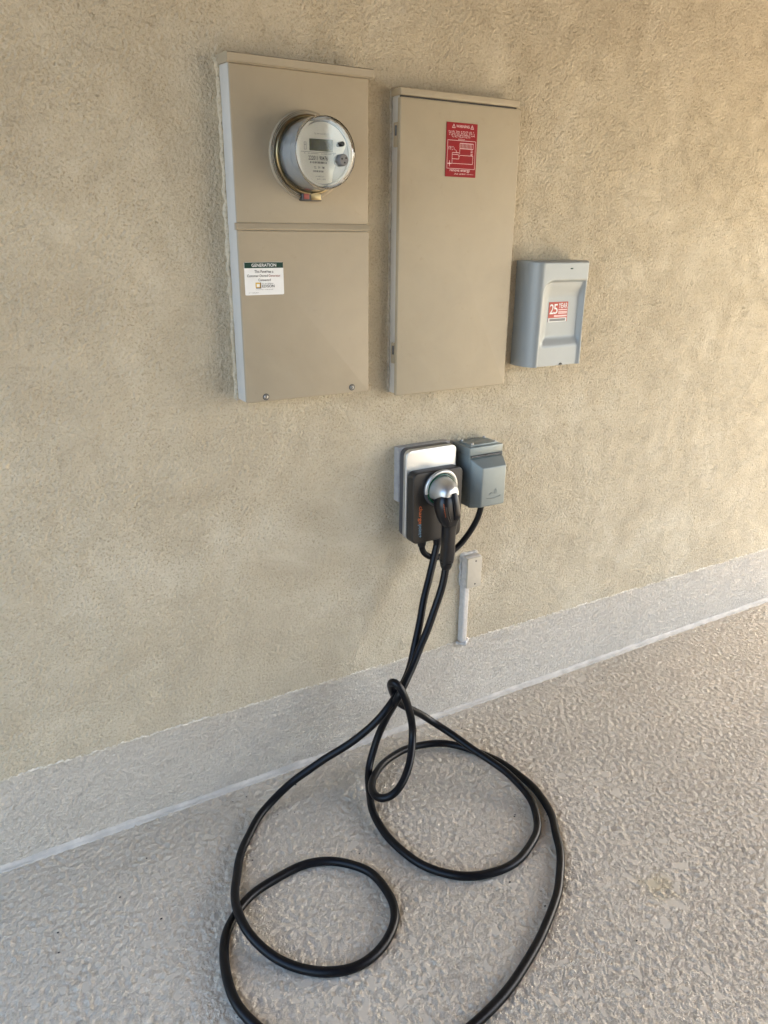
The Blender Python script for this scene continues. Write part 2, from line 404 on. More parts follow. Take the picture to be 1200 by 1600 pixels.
CABLE = [(1.2534, -0.085, 0.728), (1.2397, -0.09, 0.6846), (1.2053, -0.11, 0.6053), (1.1625, -0.14, 0.5175), (1.1244, -0.17, 0.441), (1.087, -0.195, 0.379), (1.0521, -0.205, 0.3224), (1.0049, -0.22, 0.2895), (0.9105, -0.1978, 0.2), (0.7809, -0.1487, 0.11), (0.678, -0.1368, 0.05), (0.5912, -0.1698, 0.0149), (0.5021, -0.2661, 0.0115), (0.4408, -0.3817, 0.0207), (0.4151, -0.4891, 0.0345), (0.4292, -0.574, 0.023), (0.4695, -0.6475, 0.0115), (0.5322, -0.7099, 0.0115), (0.6109, -0.7414, 0.0115), (0.6905, -0.7277, 0.0115), (0.7617, -0.6691, 0.0115), (0.7892, -0.5934, 0.0115), (0.7794, -0.5069, 0.0115), (0.7229, -0.4337, 0.0115), (0.6391, -0.3966, 0.0115), (0.5362, -0.4039, 0.0115), (0.4546, -0.4292, 0.0115), (0.3857, -0.488, 0.0115), (0.3441, -0.576, 0.0115), (0.3327, -0.6623, 0.0115), (0.3514, -0.7467, 0.0115), (0.3953, -0.839, 0.0115), (0.4616, -0.9193, 0.0115), (0.5517, -0.9767, 0.0115), (0.6639, -1.0, 0.0115), (0.7808, -0.9899, 0.0115), (0.8921, -0.963, 0.0115), (1.0293, -0.9042, 0.0115), (1.1578, -0.8262, 0.0115), (1.2589, -0.735, 0.0115), (1.3435, -0.615, 0.0115), (1.3858, -0.498, 0.0115), (1.3836, -0.3696, 0.0115), (1.3509, -0.2588, 0.0115), (1.283, -0.1692, 0.016), (1.1798, -0.1285, 0.025), (1.0706, -0.1429, 0.035), (0.9798, -0.1963, 0.05), (0.9203, -0.2612, 0.06), (0.904, -0.3292, 0.07), (0.9309, -0.358, 0.085), (0.9792, -0.3502, 0.115), (1.0252, -0.3178, 0.16), (1.0595, -0.2718, 0.21), (1.0479, -0.265, 0.2952), (1.0332, -0.25, 0.3545), (1.017, -0.235, 0.3891), (1.0112, -0.215, 0.373), (1.032, -0.185, 0.3173), (1.0705, -0.165, 0.2555), (1.1208, -0.155, 0.2061), (1.2147, -0.1485, 0.12), (1.2756, -0.231, 0.075), (1.3191, -0.3415, 0.05), (1.3411, -0.4445, 0.035), (1.3337, -0.5341, 0.0173), (1.2851, -0.6085, 0.0115), (1.2073, -0.6603, 0.0115), (1.1204, -0.6798, 0.0115), (1.0326, -0.6657, 0.0115), (0.9595, -0.6192, 0.0115), (0.9097, -0.5422, 0.0115), (0.8863, -0.4426, 0.0115), (0.8898, -0.3356, 0.0173), (0.925, -0.2367, 0.023), (0.9613, -0.1753, 0.05), (0.9965, -0.1535, 0.12), (1.0258, -0.1624, 0.2), (1.0271, -0.235, 0.3252), (1.0813, -0.215, 0.3871), (1.1294, -0.195, 0.4479), (1.1698, -0.18, 0.5143), (1.2069, -0.17, 0.5866), (1.2271, -0.165, 0.6387), (1.2379, -0.16, 0.6862)]
CORD = [(1.2053, -0.07, 0.7409), (1.2085, -0.07, 0.7142), (1.2178, -0.075, 0.6967), (1.244, -0.08, 0.6821), (1.2807, -0.08, 0.681), (1.3297, -0.08, 0.6953), (1.3732, -0.08, 0.7312), (1.4084, -0.08, 0.7799), (1.4233, -0.08, 0.8255), (1.4262, -0.08, 0.8576)]
CONN = [(1.2347, -0.125, 0.9292), (1.2253, -0.15, 0.914), (1.2287, -0.16, 0.8903), (1.2309, -0.165, 0.8672), (1.2399, -0.165, 0.8246), (1.2388, -0.165, 0.7979), (1.2395, -0.162, 0.7251), (1.2376, -0.161, 0.7038), (1.2379, -0.16, 0.6862)]
# ------------------------------------------------------------------ the setting
X0, X1, YF, ZC = -0.9, 6.4, -2.7, 2.75      # covered bay: left end, right end, front edge, ceiling height
FX0, FX1, FZ = 2.1, 6.2, 2.30              # light opening in the added far wall
ZB = 0.288                                  # foot of the stucco
bm = NB(); quad_pts = [(-300, -300, -0.006), (300, -300, -0.006), (300, 300, -0.006), (-300, 300, -0.006)]
bm.faces.new([bm.verts.new(p) for p in quad_pts]); obj('driveway', bm, GROUND, kind='structure')
# floor: sprayed lace coating, curled ridges with smooth flattened islands
GS = 0.0030
us, su = graded(X0, X1, -0.30, 3.25, GS); vs, sv = graded(YF, 0.02, -1.42, 0.02, GS)
nu, nv = su.stop - su.start, sv.stop - sv.start
worm = field(nu, nv, GS, 0.0115, 0.85, 11); fine = field(nu, nv, GS, 0.0075, 0.42, 12); isl = field(nu, nv, GS, 0.060, 0.55, 13) + 0.45*field(nu, nv, GS, 0.022, 0.5, 14)
mid = field(nu, nv, GS, 0.028, 0.5, 16); dens = field(nu, nv, GS, 0.45, 0.6, 15)
mask = 1/(1 + np.exp(-(isl - 1.75 - 0.35*dens)*6))
hf = (1 - mask)*(0.00072*np.tanh(1.3*worm) + 0.00068*fine + 0.0007*mid) + mask*0.0002
H = np.zeros((len(vs), len(us))); H[sv, su] = hf; I = H*0; I[sv, su] = mask
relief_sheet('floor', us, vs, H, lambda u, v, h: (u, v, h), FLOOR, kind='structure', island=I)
bm = NB(); box(bm, X0, X1, YF - 0.2, 6.0, ZC, 9.0); obj('ceiling', bm, CEIL, kind='structure')  # unseen block, made tall to keep the ground on the left in shade
bm = NB()                                   # unseen wall added to block frontal light, its opening cut to shape it
for xa, xb, za in ((X0, FX0, -0.05), (FX0, FX1, FZ), (FX1, X1, -0.05)): box(bm, xa, xb, YF - 0.2, YF, za, ZC + 0.05)
obj('light_blocking_wall', bm, BLOCKER, kind='structure')
for name, xa, xb, zh in (('left_shade_beam', X0, X0 + 0.25, 2.70), ('right_shade_beam', X1 - 0.25, X1, 2.45)):   # unseen beams added over the open ends to dim the upper wall
    bm = NB(); box(bm, xa, xb, YF, 0.0, zh, ZC + 0.02); obj(name, bm, BLOCKER, kind='structure')

wall = empty('house_wall', (0, 0, 0), 'tan stucco house wall above a grey concrete foundation strip', 'wall')
GS = 0.0036
us, su = graded(X0, X1, -0.35, 3.60, GS); vs, sv = graded(ZB - 0.002, ZC + 0.05, ZB - 0.002, 2.55, GS)
nu, nv = su.stop - su.start, sv.stop - sv.start
worm = field(nu, nv, GS, 0.0125, 0.85, 21); fine = field(nu, nv, GS, 0.0090, 0.65, 22); swirl = field(nu, nv, GS, 0.30, 0.7, 23); und = field(nu, nv, GS, 0.16, 0.6, 24)
xx = np.linspace(-0.35, 3.60, nu)[None, :]
zone = 1/(1 + np.exp(-(1.0 - xx*1.2 + 0.7*swirl)*2.2))                 # coarser trowel marks towards the left
smear = 1/(1 + np.exp(-(field(nu, nv, GS, 0.11, 0.6, 25) - 0.5)*3))    # patches rubbed smooth
hw = zone*0.00145*np.tanh(1.2*worm) + (1 - 0.6*smear)*(0.00050 + 0.00045*(1 - zone))*fine - 0.0014*np.clip(-fine - 1.6, 0, 1)*(1 - zone) + 0.0005*und
H = np.zeros((len(vs), len(us))); H[sv, su] = hw
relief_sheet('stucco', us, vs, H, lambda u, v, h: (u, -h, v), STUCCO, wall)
bm = NB(); box(bm, X0, X1, 0.012, 0.20, ZB + 0.002, ZC + 0.05); obj('wall_core', bm, STUCCO, wall)
us, su = graded(X0, X1, -0.35, 3.60, GS); vs, sv = graded(-0.02, ZB + 0.012, -0.02, ZB + 0.012, GS)
nu, nv = su.stop - su.start, sv.stop - sv.start
worm = field(nu, nv, GS, 0.0130, 0.80, 31); fine = field(nu, nv, GS, 0.0085, 0.4, 32); isl = field(nu, nv, GS, 0.055, 0.55, 33) + 0.45*field(nu, nv, GS, 0.022, 0.5, 34)
mask = 1/(1 + np.exp(-(isl - 1.8)*6))
H = np.zeros((len(vs), len(us))); H[sv, su] = (1 - mask)*(0.00130*np.tanh(1.2*worm) + 0.00110*fine) + mask*0.0004; I = H*0; I[sv, su] = mask
so_ = relief_sheet('stem_wall', us, vs, H, lambda u, v, h: (u, 0.007 - h, v), STEM, wall, island=I)
so_['label'] = 'grey textured foundation strip along the foot of the stucco'
# smooth band where the foundation coating meets the floor
bm = NB(); loops = []
n = 400
for i in range(n + 1):
    x = X0 + (X1 - X0) * i / n
    w = 0.0085 + 0.003 * noise.noise((x*3, 0, 0)) + 0.004 * noise.noise((x*17, 5, 0)); d = 0.007 + 0.003 * noise.noise((x*2, 7, 0))
    loops.append([(x, 0.007, w + 0.006), (x, 0.0035, w), (x, -0.002, w*0.42), (x, -d, 0.0028), (x, -d - 0.003, -0.001), (x, 0.007, -0.001)])
rings(bm, loops); obj('smooth_foot_band', bm, TRIM, wall, smooth=40)
# ragged lower edge of the stucco
bm = NB(); loops = []
n = 2400
for i in range(n + 1):
    x = X0 + (X1 - X0) * i / n
    a = noise.noise((x*9, 3, 0)); b2 = noise.noise((x*55, 9, 0)); c2 = noise.noise((x*140, 1, 4))
    lo = ZB - 0.0025 + 0.004*a + 0.0045*b2 + 0.003*c2
    pr = 0.0005 + 0.0035*max(0.0, b2 + 0.6*a) + 0.002*max(0.0, c2)
    loops.append([(x, 0.008, lo), (x, -pr*0.6, lo), (x, -pr, lo + 0.002), (x, -pr*0.5, lo + 0.0045), (x, 0.004, lo + 0.007)])
rings(bm, loops); obj('ragged_stucco_edge', bm, SCREED, wall, smooth=60)

# ------------------------------------------------------------------ meter cabinet
mc = empty('meter_cabinet', (0.84, 0, 1.232), 'tall tan metal meter cabinet with a green and white label, left of the other boxes', 'electrical cabinet')
CX0, CX1, CZ0, CZ1, CP = 0.658, 1.016, 1.232, 2.002, 0.065
bm = NB(); box(bm, CX0, CX1, -CP + 0.004, 0.02, CZ0, CZ1, 0.003); obj('cabinet_body', bm, SKYLIT_SIDE, mc, smooth=35)
# top hood: front lip and sloping top
bm = NB(); prof = [(0.004, CZ1 - 0.002), (-CP - 0.006, CZ1 - 0.006), (-CP - 0.006, CZ1 - 0.0045), (-CP - 0.010, CZ1 - 0.003), (-CP - 0.011, CZ1 + 0.012), (-CP - 0.008, CZ1 + 0.0145), (0.004, CZ1 + 0.019)]
rings(bm, [[(x, y, z) for y, z in prof] for x in (CX0 - 0.004, CX0 - 0.0025, CX1 + 0.0055, CX1 + 0.007)]); obj('top_hood', bm, TAN, mc, smooth=40)
bm = NB(); rrect(bm, CX0 + 0.0015, CX1 - 0.0015, 1.664, CZ1 - 0.006, 0.003, -CP + 0.006, -CP, 0.0015); obj('upper_cover', bm, TAN, mc, smooth=40)
bm = NB(); prof = [(-CP + 0.006, 1.648), (-CP - 0.0055, 1.6475), (-CP - 0.007, 1.650), (-CP - 0.0065, 1.654), (-CP - 0.001, 1.6635), (-CP + 0.006, 1.6635)]
rings(bm, [[(x, y, z) for y, z in prof] for x in (CX0 - 0.003, CX1 + 0.003)]); obj('drip_rail', bm, TAN, mc, smooth=30)
bm = NB(); rrect(bm, CX0 + 0.001, CX1 - 0.001, CZ0 - 0.001, 1.6465, 0.003, -CP + 0.006, -CP - 0.003, 0.0015)
lc = obj('lower_cover', bm, TAN, mc, smooth=40)
YL = -CP - 0.003
for sx, sz in ((0.712, 1.243), (0.963, 1.246)):
    bm = NB(); lathe(bm, sx, sz, [(0.0058, YL + 0.001), (0.0058, YL - 0.0015), (0.0045, YL - 0.003), (0.003, YL - 0.0035), (0.0001, YL - 0.0035)], 20)
    s = obj('screw', bm, STEEL, mc, smooth=40)
    bm = NB(); a = random.uniform(0, 3.1); line(bm, sx - 0.0045*math.cos(a), sz - 0.0045*math.sin(a), sx + 0.0045*math.cos(a), sz + 0.0045*math.sin(a), 0.0018, YL - 0.0041); obj('slot', bm, DARKSTEEL, s)
    bm = NB(); lathe(bm, sx, sz, [(0.0090, YL + 0.0005), (0.0090, YL - 0.0006), (0.0062, YL - 0.0006)], 20); obj('screw_hole_rim', bm, DARKSTEEL, s)
# green and white utility label (slightly crooked)
lab = NB(); rrect(lab, 0.6705, 0.7725, 1.4975, 1.5745, 0.003, YL + 0.0002, YL - 0.0006, 0.0002, 1); lo = obj('generation_label', lab, WHITE, mc)
yl = YL - 0.0009
bm = NB(); quad(bm, 0.6710, 0.7720, 1.5608, 1.5740, yl); obj('label_header', bm, DGREEN, lo)
bm = NB(); text(bm, 'GENERATION', 0.6895, 0.7535, 1.5637, 1.5713, yl - 0.0003); obj('header_lettering', bm, WHITE, lo)
bm = NB()
text(bm, 'This Panel has a', 0.6965, 0.7455, 1.5495, 1.5560, yl); text(bm, 'Customer Owned', 0.6770, 0.7305, 1.5400, 1.5460, yl)
text(bm, 'Connected', 0.7055, 0.7380, 1.5300, 1.5360, yl); obj('label_lettering', bm, INK, lo)
bm = NB(); text(bm, 'Generator', 0.7325, 0.7640, 1.5400, 1.5458, yl); obj('red_lettering', bm, REDINK, lo)
bm = NB(); quad(bm, 0.6975, 0.7100, 1.5150, 1.5270, yl); obj('logo_square', bm, YELLOW, lo)
bm = NB(); quad(bm, 0.7005, 0.7080, 1.5165, 1.5235, yl - 0.0002); obj('logo_centre', bm, WHITE, lo)
bm = NB(); quad(bm, 0.7100, 0.7122, 1.5130, 1.5270, yl); quad(bm, 0.6985, 0.7100, 1.5130, 1.5150, yl)
text(bm, 'EDISON', 0.7150, 0.7470, 1.5150, 1.5215, yl); obj('logo_lettering', bm, INK, lo)
bm = NB(); glyphs(bm, 0.7150, 0.7450, 1.5230, 1.5252, yl, 0.0021); glyphs(bm, 0.6985, 0.7450, 1.5092, 1.5112, yl, 0.0021); glyphs(bm, 0.6790, 0.7060, 1.5020, 1.5040, yl, 0.0021)
obj('fine_print', bm, GREYINK, lo, kind='stuff')
# sealant round the cabinet: rough bead on the left and crumbs along the foot
def bead(name, pts, r, mat_, parent, f=40.0, amp=0.6):
    P = resample([Vector(p) for p in pts], 0.004)
    P = [p + Vector((noise.noise(p*f), noise.noise(p*f + Vector((9, 0, 0)))*0.5, noise.noise(p*f + Vector((0, 9, 0)))))*r*0.55 for p in P]
    N = len(P)
    b = NB(); tube(b, P, lambda t: r*(1 + amp*noise.noise(P[min(int(t*N), N-1)]*f*1.7)), 8); return obj(name, b, mat_, parent, smooth=70)
bead('sealant_bead', [(CX0 - 0.002, -0.003, CZ0), (CX0 - 0.002, -0.003, CZ1 + 0.012)], 0.0060, STUCCO, mc)
bead('sealant_bead', [(CX0 - 0.003, -0.002, CZ0 - 0.001), (CX1 + 0.002, -0.002, CZ0 - 0.001)], 0.0045, CAULK, mc)
bead('sealant_bead', [(CX1 + 0.001, -0.002, CZ0), (CX1 + 0.001, -0.002, CZ1)], 0.004, CAULK, mc)

# ------------------------------------------------------------------ electric meter
MX, MZ = 0.846, 1.8165
em = empty('electric_meter', (MX, -CP, MZ), 'round clear-domed electric meter with a small dark display, plugged into the meter cabinet', 'electric meter')
bm = NB(); lathe(bm, MX, MZ, [(0.099, -CP + 0.001), (0.099, -CP - 0.003), (0.095, -CP - 0.007), (0.0885, -CP - 0.0075), (0.086, -CP - 0.004), (0.086, -CP + 0.001)], 64)
obj('socket_rim', bm, TAN, em, smooth=40)
# brass sealing ring, split at the foot
prof = [(0.0845 + 0.0042*math.cos(a), -CP - 0.016 + 0.0055*math.sin(a)) for a in [2*math.pi*k/12 for k in range(13)]]
bm = NB(); lathe(bm, MX, MZ, prof, 72, a0=-88, a1=268); obj('sealing_ring', bm, BRASS, em, smooth=60)
bm = NB()
lathe(bm, MX, MZ, [(0.097, -CP - 0.006), (0.0978, -CP - 0.010), (0.0965, -CP - 0.014), (0.093, -CP - 0.015), (0.093, -CP - 0.006), (0.097, -CP - 0.006)], 64, a0=95, a1=285)
obj('clear_rim_guard', bm, GLASS, em, smooth=50)
bm = NB(); lathe(bm, MX, MZ, [(0.0695, -CP + 0.002), (0.0695, -CP - 0.066), (0.0680, -CP - 0.069), (0.0640, -CP - 0.0695)], 64); obj('meter_can', bm, GREYPLASTIC, em, smooth=40)
# cover wall: outer skin and inner skin
co = [(0.0815, -CP - 0.012), (0.0805, -CP - 0.018), (0.0785, -CP - 0.095), (0.0775, -CP - 0.1015), (0.0745, -CP - 0.1055), (0.0700, -CP - 0.107), (0.0690, -CP - 0.1045), (0.0001, -CP - 0.1045)]
ci = [(0.0001, -CP - 0.1020), (0.0680, -CP - 0.1020), (0.0735, -CP - 0.1020), (0.0755, -CP - 0.095), (0.0775, -CP - 0.018), (0.0785, -CP - 0.012)]
bm = NB(); lathe(bm, MX, MZ, co + ci + [co[0]], 72); bmesh.ops.remove_doubles(bm, verts=bm.verts, dist=0.0002); obj('clear_cover', bm, GLASS, em, smooth=40)
yf = -CP - 0.086
bm = NB(); lathe(bm, MX, MZ, [(0.0715, yf + 0.019), (0.0725, yf + 0.004), (0.0715, yf - 0.0015), (0.0670, yf - 0.002), (0.0660, yf + 0.002), (0.0001, yf + 0.002)], 64); obj('bezel_ring', bm, GREYPLASTIC, em, smooth=40)
# face plate: disc with the lower right cut away
bm = NB(); out = []
for k in range(61):
    a = math.radians(18 + 272*k/60); out.append((0.0655*math.cos(a), 0.0655*math.sin(a)))
out += [(0.026, -0.040), (0.034, -0.020), (0.0425, -0.008), (0.052, 0.002)]
rings(bm, [[(MX + x, y, MZ + z) for x, z in out] for y in (yf + 0.0015, yf - 0.0005)]); fp = obj('face_plate', bm, FACE, em)
ym = yf - 0.0008
bm = NB(); box(bm, MX - 0.034, MX + 0.026, yf - 0.0022, yf - 0.0004, MZ + 0.004, MZ + 0.029, 0.0006); dp = obj('display', bm, LCD, em)
bm = NB()
for k, ch in enumerate('1L 0000'):
    if ch != ' ': text(bm, ch, MX - 0.029 + k*0.0074, MX - 0.0242 + k*0.0074, MZ + 0.009, MZ + 0.0235, yf - 0.0024)
obj('display_digits', bm, LCDINK, dp)
bm = NB()
text(bm, '222011 90476', MX - 0.037, MX + 0.012, MZ - 0.0155, MZ - 0.0065, ym)
for k in range(24): quad(bm, MX - 0.033 + k*0.0018, MX - 0.033 + k*0.0018 + random.choice((0.0006, 0.0012)), MZ - 0.0225, MZ - 0.0185, ym)
for k in range(3): text(bm, ('CL', '3W', 'FM')[k], MX - 0.023 + k*0.010, MX - 0.017 + k*0.010, MZ - 0.0335, MZ - 0.0285, ym)
for k in range(15): quad(bm, MX - 0.026 + k*0.0018, MX - 0.026 + k*0.0018 + random.choice((0.0006, 0.0012)), MZ - 0.0410, MZ - 0.0372, ym)
obj('serial_lettering', bm, INK, fp)
bm = NB(); glyphs(bm, MX - 0.022, MX + 0.016, MZ + 0.0385, MZ + 0.0415, ym, 0.0024); glyphs(bm, MX - 0.050, MX + 0.030, MZ - 0.0028, MZ - 0.0008, ym, 0.004)
glyphs(bm, MX - 0.020, MX + 0.004, MZ - 0.0510, MZ - 0.0485, ym, 0.0022); glyphs(bm, MX - 0.016, MX + 0.006, MZ - 0.0570, MZ - 0.0545, ym, 0.0022)
line(bm, MX - 0.056, MZ + 0.0012, MX + 0.034, MZ + 0.0012, 0.0008, ym); obj('fine_print', bm, GREYINK, fp, kind='stuff')
bm = NB()
for (xa, za, xb, zb) in ((-0.047, 0.006, -0.047, 0.021), (-0.042, 0.006, -0.042, 0.021), (-0.047, 0.021, -0.042, 0.021), (-0.047, 0.006, -0.042, 0.006), (-0.047, 0.016, -0.042, 0.016)):
    line(bm, MX + xa, MZ + za, MX + xb, MZ + zb, 0.0009, ym)
obj('battery_mark', bm, GREYINK, fp)
bm = NB(); lathe(bm, MX + 0.040, MZ + 0.020, [(0.0055, yf), (0.0055, -CP - 0.110), (0.0045, -CP - 0.112), (0.0001, -CP - 0.112)], 20); obj('optical_port', bm, BLACK, em, smooth=40)
bm = NB(); lathe(bm, MX + 0.041, MZ - 0.014, [(0.0135, yf), (0.0130, -CP - 0.112), (0.0110, -CP - 0.116), (0.0001, -CP - 0.116)], 28); rp = obj('reset_knob', bm, GREYINK, em, smooth=40)
bm = NB()
for a in (40, 160, 280): lathe(bm, MX + 0.041 + 0.006*math.cos(math.radians(a)), MZ - 0.014 + 0.006*math.sin(math.radians(a)), [(0.0022, -CP - 0.1159), (0.0022, -CP - 0.1165), (0.0001, -CP - 0.1165)], 10)
obj('knob_hole', bm, BLACK, rp)
# seal latch under the ring
bm = NB(); rrect(bm, 0.822, 0.874, 1.7155, 1.7345, 0.003, -CP + 0.001, -CP - 0.020, 0.002); sl = obj('seal_latch', bm, DARKSTEEL, em, smooth=40)
bm = NB(); rrect(bm, 0.8255, 0.8395, 1.7195, 1.7315, 0.002, -CP - 0.0195, -CP - 0.0225, 0.001); obj('seal_tag', bm, REDINK, sl, smooth=40)
bm = NB(); rrect(bm, 0.844, 0.871, 1.7175, 1.7325, 0.002, -CP - 0.0195, -CP - 0.0215, 0.001); obj('latch_plate', bm, BRASS, sl, smooth=40)

# ------------------------------------------------------------------ breaker panel
bp = empty('breaker_panel', (1.31, 0, 1.205), 'tan metal breaker panel with a closed door and a red warning placard', 'electrical cabinet')
PX0, PX1, PZ0, PZ1, PP = 1.116, 1.509, 1.204, 1.969, 0.050
bm = NB(); box(bm, PX0 + 0.004, PX1 - 0.008, -PP + 0.014, 0.02, PZ0 + 0.004, 1.988, 0.002); obj('panel_body', bm, SKYLIT_SIDE, bp, smooth=35)
bm = NB(); rrect(bm, PX0, PX1 - 0.008, 1.9735, 1.9905, 0.002, 0.004, -PP - 0.001, 0.002); obj('top_flange', bm, TAN2, bp, smooth=40)
bm = NB(); rrect(bm, PX0, PX1, PZ0, PZ1, 0.004, -PP + 0.0125, -PP, 0.003); dr = obj('door', bm, TAN2, bp, smooth=40)
bm = NB(); box(bm, PX0 + 0.006, PX1 - 0.010, -PP + 0.010, -PP + 0.0135, PZ1 - 0.002, 1.9745); obj('shadow_gap', bm, BLACK, bp)
for z in (1.884, 1.325):
    bm = NB(); box(bm, PX0 - 0.0035, PX0 + 0.0035, -PP + 0.010, -PP + 0.028, z - 0.030, z + 0.028, 0.002); hg = obj('hinge', bm, TAN2, bp, smooth=35)
    bm = NB(); cyl(bm, (PX0 - 0.004, -PP + 0.014, z - 0.004), (PX0 - 0.004, -PP + 0.014, z + 0.020), 0.0032, 12); obj('hinge_pin', bm, DARKSTEEL, hg, smooth=50)
bead('sealant_bead', [(PX0 + 0.002, -0.001, PZ0 + 0.004), (PX0 + 0.002, -0.001, 1.988)], 0.004, CAULK, bp)
bead('sealant_bead', [(PX1 - 0.008, -0.001, PZ0 + 0.004), (PX1 - 0.008, -0.001, 1.985)], 0.005, CAULK, bp)
# red placard
GX0, GX1, GZ0, GZ1 = 1.2595, 1.3600, 1.7890, 1.9215
bm = NB(); rrect(bm, GX0, GX1, GZ0, GZ1, 0.001, -PP + 0.0002, -PP - 0.0018, 0.0004, 1); pc = obj('warning_placard', bm, RED, bp)
yp = -PP - 0.0021
gw = GX1 - GX0; gh = GZ1 - GZ0
def gx(u): return GX0 + gw*u
def gz(v): return GZ1 - gh*v
bm = NB(); text(bm, 'WARNING', gx(0.30), gx(0.73), gz(0.090), gz(0.040), yp)
for u in (0.22, 0.82):
    for (a, b2) in (((-.05, .098), (0, .032)), ((0, .032), (.05, .098)), ((.05, .098), (-.05, .098))): line(bm, gx(u + a[0]), gz(a[1]), gx(u + b2[0]), gz(b2[1]), 0.0011, yp)
    line(bm, gx(u), gz(0.055), gx(u), gz(0.078), 0.0012, yp); line(bm, gx(u), gz(0.083), gx(u), gz(0.090), 0.0012, yp)
for v, a, b2 in ((0.150, 0.06, 0.92), (0.182, 0.05, 0.94), (0.214, 0.08, 0.92), (0.246, 0.18, 0.80)): glyphs(bm, gx(a), gx(b2), gz(v + 0.024), gz(v), yp, 0.0036)
glyphs(bm, gx(0.38), gx(0.60), gz(0.312), gz(0.290), yp, 0.0036); obj('warning_lettering', bm, PINK, pc)
bm = NB()
def pl(u0, v0, u1, v1, w=0.0010): line(bm, gx(u0), gz(v0), gx(u1), gz(v1), w, yp - random.random()*0.00008)
pl(.04, .325, .95, .325); pl(.95, .325, .95, .845); pl(.95, .845, .04, .845); pl(.04, .845, .04, .325)           # frame
pl(.44, .372, .88, .372, .0014); pl(.88, .372, .88, .47); pl(.88, .47, .44, .47, .0014); pl(.44, .372, .44, .575)    # array
for k in range(9): pl(.475 + k*.044, .372, .475 + k*.044, .47, .0010)
pl(.44, .595, .88, .595); pl(.88, .595, .88, .75); pl(.20, .75, .88, .75); pl(.20, .75, .20, .55)
pl(.20, .55, .42, .55); pl(.20, .585, .40, .585); pl(.20, .665, .42, .665); pl(.42, .60, .42, .665); pl(.40, .585, .44, .62)
for v in (.50, .53, .56, .585): pl(.80, v, .87, v, .0012)
pl(.30, .49, .35, .55); pl(.05, .755, .19, .755, .0016); pl(.12, .70, .12, .81, .0016)
obj('site_diagram', bm, PINK, pc)
bm = NB(); lathe(bm, gx(.12), gz(.755), [(0.0026, yp), (0.0001, yp - 0.0002)], 14)
for v in (.435, .460, .485): glyphs(bm, gx(.07), gx(.28), gz(v + .020), gz(v), yp, 0.0034)
text(bm, 'renova energy', gx(.14), gx(.80), gz(.915), gz(.862), yp); glyphs(bm, gx(.28), gx(.66), gz(.955), gz(.930), yp, 0.0036); glyphs(bm, gx(.70), gx(.92), gz(.950), gz(.935), yp, 0.0030)
obj('installer_lettering', bm, PINK, pc, kind='stuff')

# ------------------------------------------------------------------ silver equipment housing
sb = empty('equipment_housing', (1.68, 0, 1.255), 'silver plastic wall housing with a recessed front and a red 25 YEAR sticker', 'equipment box')
HX0, HX1, HZ0, HZ1, HP = 1.570, 1.786, 1.2545, 1.5700, 0.092
def sstep(a, b, t):
    t = max(0.0, min(1.0, (t - a) / (b - a))); return t*t*(3 - 2*t)
def h_depth(x, z):
    """how far the housing stands out from the wall"""
    cr = 1.6010 + 0.004*sstep(HZ0, HZ1, z)                # crease where the curved side ends
    rad = 0.036
    if x < HX0 + rad:
        d = HP - 0.055 + 0.055*math.sqrt(max(0.0, 1 - ((HX0 + rad - x)/rad)**2))
    else: d = HP
    t = (HX1 - x)
    if t < 0.010: d -= 0.012*(1 - math.sqrt(max(0.0, 1 - ((0.010 - t)/0.010)**2)))
    t = (HZ1 - z)
    if t < 0.008: d -= 0.010*(1 - math.sqrt(max(0.0, 1 - ((0.008 - t)/0.008)**2)))
    # step down right of the crease, below the shoulder
    R = 0.042; sx0, sz1 = cr, 1.5150
    if x > sx0 + R or z < sz1 - R: inside = min(x - sx0, sz1 - z)
    else: inside = R - math.hypot(sx0 + R - x, sz1 - R - z)
    edge = 0.2 + 0.8*sstep(0.004, 0.022, HX1 - x)
    d -= 0.009*sstep(-0.001, 0.008, inside)*edge
    # dished panel with a deep lower lip
    R2 = 0.026; px0, pz0 = cr + 0.004, 1.3080
    if x > px0 + R2 or z > pz0 + R2: ins2 = min(x - px0, z - pz0)
    else: ins2 = R2 - math.hypot(px0 + R2 - x, pz0 + R2 - z)
    if z < sz1 and x > px0: d -= 0.013*sstep(0.0, 0.040, ins2)*sstep(0.0, 0.055, sz1 - z)*edge
    return d
bm = NB(); nx, nz = 96, 130
xs = [HX0 + (HX1 - HX0)*(1 - math.cos(math.pi*k/nx))/2*0.5 + (HX1 - HX0)*k/nx*0.5 for k in range(nx + 1)]
zs = [HZ0 + (HZ1 - HZ0)*k/nz for k in range(nz + 1)]
V = [[bm.verts.new((x, -h_depth(x, z), z)) for x in xs] for z in zs]
for j in range(nz):
    for i in range(nx): bm.faces.new((V[j][i], V[j][i+1], V[j+1][i+1], V[j+1][i]))
def skirt(vl, dx=0, dz=0):
    bk = [bm.verts.new((v.co.x, 0.004, v.co.z)) for v in vl]
    for a in range(len(vl) - 1): bm.faces.new((vl[a], vl[a+1], bk[a+1], bk[a]))
skirt(V[0]); skirt(V[-1]); skirt([r[0] for r in V]); skirt([r[-1] for r in V])
obj('housing_shell', bm, SILVER, sb, smooth=48)
bm = NB(); rrect(bm, 1.7045, 1.7150, 1.5455, 1.5495, 0.0015, -HP + 0.001, -HP - 0.0006, 0.0003); obj('status_lamp', bm, DGREEN, sb, smooth=40)
bm = NB(); lathe(bm, 1.7050, HZ0 + 0.001, [(0.0065, -HP + 0.012), (0.0065, -HP + 0.0072), (0.0001, -HP + 0.0072)], 20, a0=0, a1=180); obj('finger_notch', bm, BLACK, sb)
ys = -h_depth(1.69, 1.42) - 0.0004
S0, S1, T0, T1 = 1.6495, 1.7270, 1.3885, 1.4485
